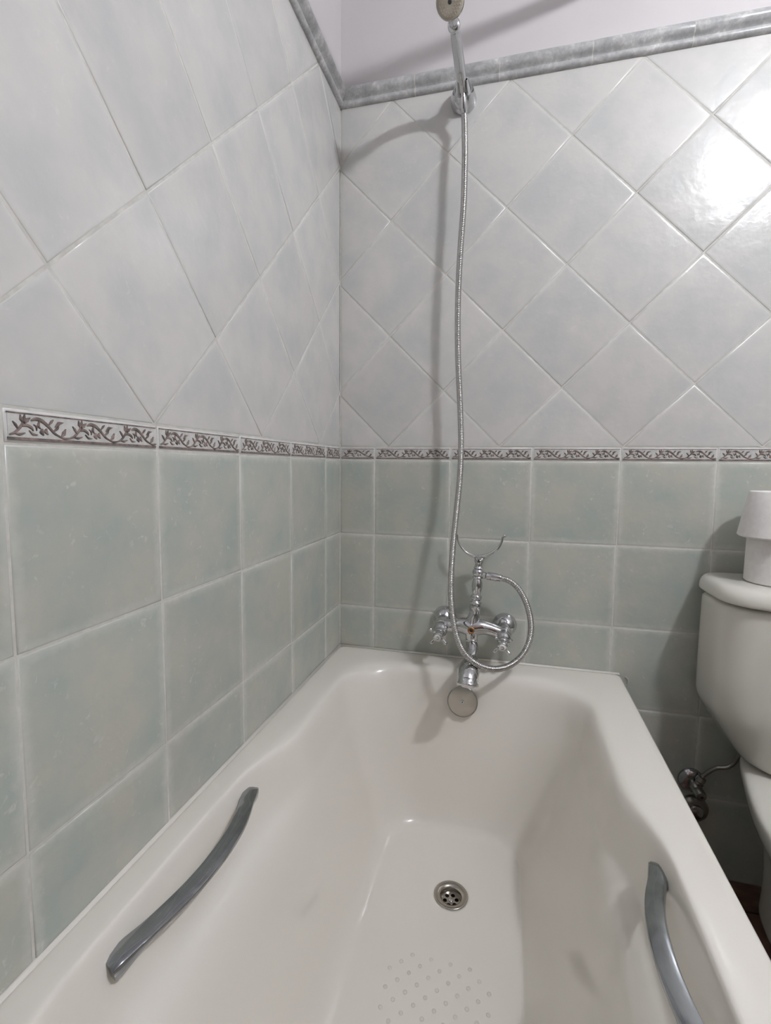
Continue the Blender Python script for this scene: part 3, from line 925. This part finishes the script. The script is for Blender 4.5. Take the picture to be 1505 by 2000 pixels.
# ------------------------------------------------------------------ hand shower, its wall holder and the hose
HH = at(905, 200, 0.0)
holder = empty('shower_holder', (HH.x, 0, HH.z)); tag(holder, 'chrome cone-shaped wall holder carrying the hand shower, just below the moulding', 'shower holder')
bm = bmesh.new()
AX = Vector((0.03, -1, 0.10)).normalized()
lathe(bm, [(0.0300, 0.0), (0.0308, 0.004), (0.0296, 0.012), (0.0262, 0.024), (0.0205, 0.036), (0.0145, 0.044), (0.0110, 0.050)], (HH.x, 0, HH.z), AX, 40, False)
finish(bm, 'rosette', M['chrome'], holder, angle=50)
CL0 = at(903.5, 170, -0.070)
HAND = [at(905.5, 226, -0.046), at(904.5, 205, -0.052), at(903.5, 182, -0.064), at(901, 158, -0.082), at(897, 125, -0.110), at(892, 88, -0.150), at(888, 60, -0.185), at(885, 44, -0.212), at(883, 34, -0.228)]
hdir = (HAND[3] - HAND[2]).normalized()
bm = bmesh.new()
# open clip: a C-shaped sleeve around the handset
x, y, d = frame_from(hdir)
sec_in, sec_out = [], []
outer = []
for a in range(-140, 141, 14):
    t = math.radians(a); outer.append((math.cos(t), math.sin(t)))
# opening faces the room
fwd = (Vector((0, -1, 0)) - hdir * Vector((0, -1, 0)).dot(hdir)).normalized(); sd = hdir.cross(fwd)
lps = []
for h in (-0.014, 0.012):
    lp = [CL0 + hdir * h + (-fwd * c + sd * s) * 0.0155 for c, s in outer] + [CL0 + hdir * h + (-fwd * c + sd * s) * 0.0118 for c, s in reversed(outer)]
    lps.append(lp)
rings(bm, lps)
lathe(bm, [(0.0105, -0.004), (0.0105, 0.022)], Vector((HH.x, 0, HH.z)) + AX * 0.040, (CL0 - fwd * 0.012 - (Vector((HH.x, 0, HH.z)) + AX * 0.040)), 18)
finish(bm, 'clip', M['chrome'], holder, angle=40)

hs = empty('hand_shower', HAND[2]); tag(hs, 'chrome hand shower with a round cream spray face, hung in the wall holder', 'hand shower')
bm = bmesh.new()
sweep(bm, catmull(HAND[2:], 6), [0.0084, 0.0095, 0.0110, 0.0116, 0.0115, 0.0108, 0.0100, 0.0090, 0.0082, 0.0080], 20)
finish(bm, 'handle', M['chrome'], hs)
bm = bmesh.new()
k = HAND[7]; kd = HAND[8] - HAND[6]
lathe(bm, [(0.0098, -0.006), (0.0122, -0.004), (0.0126, 0.0), (0.0122, 0.004), (0.0095, 0.006)], HAND[6].lerp(HAND[7], 0.6), kd, 20)
finish(bm, 'collar', M['chrome'], hs)
HC = at(878.5, 3, -0.258); HN = (CAM + Vector((-0.1, 0.0, -0.05)) - HC).normalized()
bm = bmesh.new()
lathe(bm, [(0.008, -0.030), (0.014, -0.026), (0.021, -0.018), (0.0255, -0.008), (0.0268, -0.001), (0.0268, 0.001), (0.0255, 0.002)], HC, HN, 36)
sweep(bm, catmull([HAND[7], HAND[8], HC - HN * 0.022], 5), [0.0085, 0.009, 0.011], 16)
finish(bm, 'shower_head', M['chrome'], hs, angle=50)
bm = bmesh.new()
lathe(bm, [(0.0252, 0.0), (0.0256, 0.0035), (0.0240, 0.0050), (0.020, 0.0055), (0.006, 0.0060)], HC, HN, 36, False)
hx, hy, _d = frame_from(HN)
for ring, cnt in ((0.0105, 12), (0.0150, 18), (0.0195, 24)):
    for i in range(cnt):
        a = 2 * math.pi * i / cnt
        lathe(bm, [(0.0011, 0.005), (0.0007, 0.0066)], HC + (hx * math.cos(a) + hy * math.sin(a)) * ring, HN, 6, False)
face = finish(bm, 'spray_face', M['shower_face'], hs); face['label'] = 'cream spray plate with rings of nozzles'
bm = bmesh.new(); lathe(bm, [(0.0036, 0.005), (0.0036, 0.0064), (0.002, 0.0066)], HC, HN, 16, False); finish(bm, 'centre_hole_shade_disc', M['dark'], hs)
# tail of the handset below the clip, with the hose nut
hose = empty('shower_hose', at(951, 1124.5, -0.058)); tag(hose, 'ribbed metal shower hose looping from the mixer up to the hand shower', 'hose')
bm = bmesh.new()
lathe(bm, [(0.0072, -0.002), (0.0088, 0.0), (0.0082, 0.020), (0.0078, 0.034), (0.0066, 0.036)], HAND[2], HAND[0] - HAND[2], 18)
finish(bm, 'hose_nut', M['chrome'], hose, angle=50)
bm = bmesh.new()
nd = at(977, 1129, -0.066) - at(951, 1124.5, -0.058)
lathe(bm, [(0.0078, 0.0), (0.0098, 0.001), (0.0098, 0.024), (0.0086, 0.026), (0.0086, 0.034), (0.0072, 0.036)], at(951, 1124.5, -0.058), nd, 6 * 3)
finish(bm, 'hose_nut', M['chrome'], hose, angle=40)
HP = [(906, 222, -0.046), (907, 250, -0.052), (907.5, 310, -0.058), (905, 400, -0.060), (898, 500, -0.060), (894, 590, -0.061), (894, 690, -0.062), (898, 790, -0.064), (900, 870, -0.068), (897, 940, -0.074), (891, 1000, -0.084), (884, 1070, -0.098), (880, 1140, -0.118), (882, 1190, -0.140), (890, 1238, -0.164),
      (906, 1275, -0.183), (934, 1299, -0.180), (965, 1307, -0.158), (995, 1300, -0.128), (1020, 1279, -0.104), (1034, 1248, -0.088), (1036, 1215, -0.080), (1028, 1180, -0.076), (1013, 1151, -0.072), (995, 1135, -0.069), (976, 1128.5, -0.066)]
path = catmull([at(*p) for p in HP], 14)
path = resample(path, 0.0010)
bm = bmesh.new()
loops = []
n = len(path); xx = frame_from(path[1] - path[0])[0]
for i, p in enumerate(path):
    t = (path[min(i + 1, n - 1)] - path[max(i - 1, 0)]).normalized()
    xx = (xx - t * xx.dot(t)).normalized(); yy = t.cross(xx)
    r = (0.0059, 0.0072, 0.0076, 0.0072)[i % 4]
    loops.append([p + (xx * math.cos(q) + yy * math.sin(q)) * r for q in (2 * math.pi * k / 12 for k in range(12))])
rings(bm, loops)
finish(bm, 'ribbed_tube', M['hose'], hose)

# ------------------------------------------------------------------ toilet
TX = 1.075
toilet = empty('toilet', (TX, -0.33, Z_FLOOR)); tag(toilet, 'cream ceramic toilet with close-coupled cistern beside the bath', 'toilet')


def tank_loop(hw, z, y0=-0.012, y1=-0.205, ch=0.055, cy=0.075, e=0.0):
    """plan of the cistern: straight back, wide bowed corners at the front"""
    P = [(-hw, y0 - 0.008), (-hw, y0 - 0.05), (-hw, y1 + cy + 0.01), (-hw + 0.006, y1 + cy - 0.012), (-hw + ch * 0.45, y1 + cy * 0.42), (-hw + ch, y1 + 0.016), (-hw + ch + 0.035, y1 + 0.002), (-hw * 0.4, y1 - 0.004)]
    P = P + [(-x, y) for x, y in reversed(P)] + [(hw - 0.008, y0), (hw * 0.4, y0), (-hw * 0.4, y0), (-hw + 0.008, y0)]
    return [Vector((TX + x, y, z)) for x, y in P]


HWT = 0.2
bm = bmesh.new()
rings(bm, [tank_loop(HWT - 0.080, -0.121, y1=-0.180), tank_loop(HWT - 0.074, -0.119, y1=-0.186), tank_loop(HWT - 0.064, -0.108, y1=-0.190), tank_loop(HWT - 0.010, -0.028, y1=-0.198),
           tank_loop(HWT - 0.001, -0.008, y1=-0.201), tank_loop(HWT, 0.02), tank_loop(HWT, 0.12), tank_loop(HWT, 0.222), tank_loop(HWT, 0.228)])
finish(bm, 'cistern', M['ceramic'], toilet, subsurf=2, angle=None)
bm = bmesh.new()
rings(bm, [tank_loop(HWT - 0.004, 0.229, y1=-0.204), tank_loop(HWT + 0.006, 0.230, y1=-0.213), tank_loop(HWT + 0.008, 0.238, y1=-0.215), tank_loop(HWT + 0.006, 0.254, y1=-0.213), tank_loop(HWT - 0.004, 0.2655, y1=-0.202),
           tank_loop(HWT - 0.02, 0.267, y1=-0.185, ch=0.05), tank_loop(HWT - 0.05, 0.267, y1=-0.16, ch=0.04)])
finish(bm, 'cistern_lid', M['ceramic'], toilet, subsurf=2)
bm = bmesh.new(); lathe(bm, [(0.021, 0.0), (0.021, 0.004), (0.016, 0.006), (0.014, 0.0085), (0.004, 0.009)], (TX + 0.085, -0.10, 0.2665), (0, 0, 1), 28, False)
finish(bm, 'flush_button', M['chrome'], toilet, angle=40)


def bowl_loop(z, wb, wm, y0, y1, ym):
    """egg plan: half width wb at the back, wm at its widest"""
    out = []
    n = 28
    for i in range(n):
        a = 2 * math.pi * i / n
        c, s = math.cos(a), math.sin(a)
        y = (y0 + y1) / 2 + (y0 - y1) / 2 * (abs(c) ** 0.8) * (1 if c > 0 else -1)
        t = (y0 - y) / (y0 - y1)
        hw = wb + (wm - wb) * sstep(0.12, 0.55, t)
        if t > 0.62: hw *= math.sqrt(max(0.0, 1 - ((t - 0.62) / 0.38) ** 2)) if t < 1 else 0
        x = hw * (1 if s > 0 else -1) * min(1.0, abs(s) ** 0.45 if abs(s) > 1e-6 else 0)
        out.append(Vector((TX + x, y, z)))
    return out


ZD = -0.1235                       # top of the bowl
bm = bmesh.new()
rings(bm, [bowl_loop(Z_FLOOR + 0.001, 0.085, 0.085, -0.05, -0.46, 0), bowl_loop(Z_FLOOR + 0.015, 0.083, 0.083, -0.05, -0.46, 0), bowl_loop(-0.40, 0.074, 0.074, -0.05, -0.43, 0), bowl_loop(-0.30, 0.080, 0.092, -0.04, -0.45, 0), bowl_loop(-0.24, 0.100, 0.135, -0.025, -0.53, 0),
           bowl_loop(-0.19, 0.130, 0.165, -0.016, -0.58, 0), bowl_loop(-0.160, 0.144, 0.178, -0.014, -0.605, 0), bowl_loop(-0.136, 0.147, 0.181, -0.014, -0.61, 0), bowl_loop(ZD - 0.002, 0.143, 0.178, -0.018, -0.606, 0),
           bowl_loop(ZD, 0.11, 0.14, -0.04, -0.57, 0)])
finish(bm, 'bowl', M['ceramic'], toilet, subsurf=2)
bm = bmesh.new()
rings(bm, [bowl_loop(ZD + 0.002, 0.15, 0.172, -0.285, -0.60, 0), bowl_loop(ZD + 0.003, 0.155, 0.178, -0.28, -0.607, 0), bowl_loop(ZD + 0.019, 0.155, 0.178, -0.28, -0.607, 0), bowl_loop(ZD + 0.025, 0.148, 0.17, -0.286, -0.60, 0)])
seat = finish(bm, 'seat', M['plastic'], toilet, subsurf=1)
bm = bmesh.new()
rings(bm, [bowl_loop(ZD + 0.027, 0.148, 0.17, -0.285, -0.60, 0), bowl_loop(ZD + 0.029, 0.154, 0.177, -0.28, -0.606, 0), bowl_loop(ZD + 0.039, 0.152, 0.175, -0.28, -0.605, 0), bowl_loop(ZD + 0.044, 0.13, 0.15, -0.30, -0.58, 0)])
finish(bm, 'seat_cover', M['plastic'], toilet, subsurf=1)
for sx in (-0.085, 0.085):
    bm = bmesh.new(); lathe(bm, [(0.012, 0), (0.012, 0.012), (0.010, 0.022), (0.004, 0.024)], (TX + sx, -0.25, ZD - 0.001), (0, 0, 1), 16, False)
    finish(bm, 'hinge', M['chrome'], toilet)


def roll(name, c, z0, z1, r0, r1, label):
    root = empty(name, (c[0], c[1], z0)); tag(root, label, 'toilet roll', 'toilet rolls on the cistern')
    bm = bmesh.new()
    h = z1 - z0; ri = 0.021
    prof = [(ri, 0.0), (r0 - 0.003, 0.0), (r0, 0.003), (r0 + (r1 - r0) * 0.5, h * 0.5), (r1, h - 0.003), (r1 - 0.002, h), (ri, h), (ri, h)]
    x = lathe(bm, prof[:-1], (c[0], c[1], z0), (0, 0, 1), 48, False, False)
    finish(bm, 'paper', M['paper'], root, angle=40)
    bm = bmesh.new()
    vl = lathe(bm, [(ri - 0.0012, 0.0005), (ri, 0.0005), (ri, h - 0.001), (ri - 0.0012, h - 0.001), (ri - 0.0012, 0.0005)], (c[0], c[1], z0), (0, 0, 1), 32, False, False)
    finish(bm, 'core', M['card'], root, angle=40)


roll('toilet_roll', (0.985, -0.100), 0.2675, 0.361, 0.0565, 0.0560, 'white toilet roll standing flat on the cistern lid, lower of the two')
roll('toilet_roll', (0.982, -0.102), 0.3615, 0.455, 0.0715, 0.0565, 'flared white toilet roll balanced on top of the other roll')

# water valve on the wall behind the toilet
VB = at(1348, 1522, 0.0)
valve = empty('angle_valve', (VB.x, 0, VB.z)); tag(valve, 'dull metal angle valve on the dark wall between bath and toilet', 'valve')
bm = bmesh.new(); lathe(bm, [(0.029, 0.0), (0.029, 0.003), (0.026, 0.008), (0.016, 0.012), (0.010, 0.013)], (VB.x, 0, VB.z), (0, -1, 0), 32, False)
finish(bm, 'wall_flange', M['valve_dark'], valve, angle=50)
VD = Vector((0.10, -1, -0.12)).normalized(); V0 = Vector((VB.x, 0, VB.z))
bm = bmesh.new()
lathe(bm, [(0.0085, 0.008), (0.0085, 0.018), (0.0115, 0.021), (0.0115, 0.030), (0.009, 0.033), (0.0075, 0.037)], V0, VD, 18)
k0 = V0 + VD * 0.024
KD = (at(1377, 1511, -0.020) - k0).normalized()
lathe(bm, [(0.0075, 0.0), (0.0075, 0.014), (0.0100, 0.016), (0.0100, 0.027), (0.006, 0.029)], k0, KD, 12)
finish(bm, 'valve_body', M['valve'], valve, angle=40)
bm = bmesh.new()
lathe(bm, [(0.009, 0.0), (0.0120, 0.002), (0.0120, 0.016), (0.0105, 0.020), (0.006, 0.0205)], V0 + VD * 0.036, VD, 20)
kn = finish(bm, 'knob', M['valve'], valve, angle=40)
bm = bmesh.new(); lathe(bm, [(0.0035, 0.0), (0.0035, 0.0008)], V0 + VD * 0.0563, VD, 12); finish(bm, 'knob_screw_shade_disc', M['dark'], kn)
bm = bmesh.new()
st = k0 + KD * 0.027
pth = catmull([st, st + KD * 0.010, at(1397, 1500.5, -0.026), at(1418, 1499, -0.032), at(1432, 1491, -0.034), at(1441, 1477, -0.038), at(1447, 1462, -0.042) + Vector((0.010, 0, 0.02))], 8)
sweep(bm, pth, 0.0046, 12)
finish(bm, 'supply_hose', M['valve'], valve)

PB = at(1353, 1577, 0.0)
cover = empty('pipe_cover', (PB.x, 0, PB.z)); tag(cover, 'round dark pipe cover low on the wall, half hidden by the bath', 'pipe cover')
bm = bmesh.new(); lathe(bm, [(0.032, 0.0), (0.032, 0.004), (0.029, 0.010), (0.018, 0.014)], (PB.x, 0, PB.z), (0, -1, 0), 32, False); finish(bm, 'flange', M['valve'], cover, angle=50)
bm = bmesh.new(); lathe(bm, [(0.0165, 0.012), (0.0165, 0.020), (0.014, 0.022)], (PB.x, 0, PB.z), (0, -1, 0), 24); finish(bm, 'cap', M['valve_dark'], cover, angle=50)

# ------------------------------------------------------------------ curtain rod over the bath edge (only its shadow reaches the picture)
RX, RZ = 0.74, 1.590
rod = empty('curtain_rod', (RX, 0, RZ)); tag(rod, 'white shower curtain rod running high above the outer bath edge', 'curtain rod')
bm = bmesh.new(); sweep(bm, [(RX, -0.002, RZ), (RX, -1.2, RZ), (RX, Y_ROOM + 0.002, RZ)], 0.0125, 20); finish(bm, 'pole', M['lamp_white'], rod)
for y, d in ((0.0, -1), (Y_ROOM, 1)):
    bm = bmesh.new(); lathe(bm, [(0.026, 0.0), (0.026, 0.005), (0.016, 0.012), (0.0145, 0.03)], (RX, y, RZ), (0, d, 0), 28, False); finish(bm, 'end_flange', M['lamp_white'], rod, angle=40)

# ------------------------------------------------------------------ ceiling lamp with three small globes
lamp = empty('ceiling_lamp_offscreen', (LAMP_POS.x, LAMP_POS.y, Z_CEIL)); tag(lamp, 'white ceiling lamp with three small glowing globes on a short bar', 'lamp')
top = LAMP_POS + Vector((0, 0, 0.055))
bdir = Vector((0.62, 0.78, 0)).normalized()
bm = bmesh.new(); sweep(bm, [Vector((LAMP_POS.x, LAMP_POS.y, Z_CEIL - 0.015)), Vector((LAMP_POS.x, LAMP_POS.y, (Z_CEIL + top.z) / 2)), top], 0.007, 12)
finish(bm, 'stem', M['lamp_white'], lamp)
bm = bmesh.new(); lathe(bm, [(0.05, 0.0), (0.05, 0.012), (0.03, 0.022), (0.008, 0.026)], (LAMP_POS.x, LAMP_POS.y, Z_CEIL), (0, 0, -1), 28, False)
finish(bm, 'canopy', M['lamp_white'], lamp, angle=40)
bm = bmesh.new(); sweep(bm, [top - bdir * 0.075, top, top + bdir * 0.075], 0.007, 12); finish(bm, 'bar', M['lamp_white'], lamp)
for k in (-1, 0, 1):
    c = LAMP_POS + bdir * 0.041 * k
    bm = bmesh.new(); sphere(bm, c, 0.020, 14, 8); gl = finish(bm, 'globe_offscreen', M['globe'], lamp)
    bm = bmesh.new(); lathe(bm, [(0.009, 0.0), (0.009, 0.034)], c + Vector((0, 0, 0.0185)), (0, 0, 1), 16); finish(bm, 'socket', M['lamp_white'], gl)
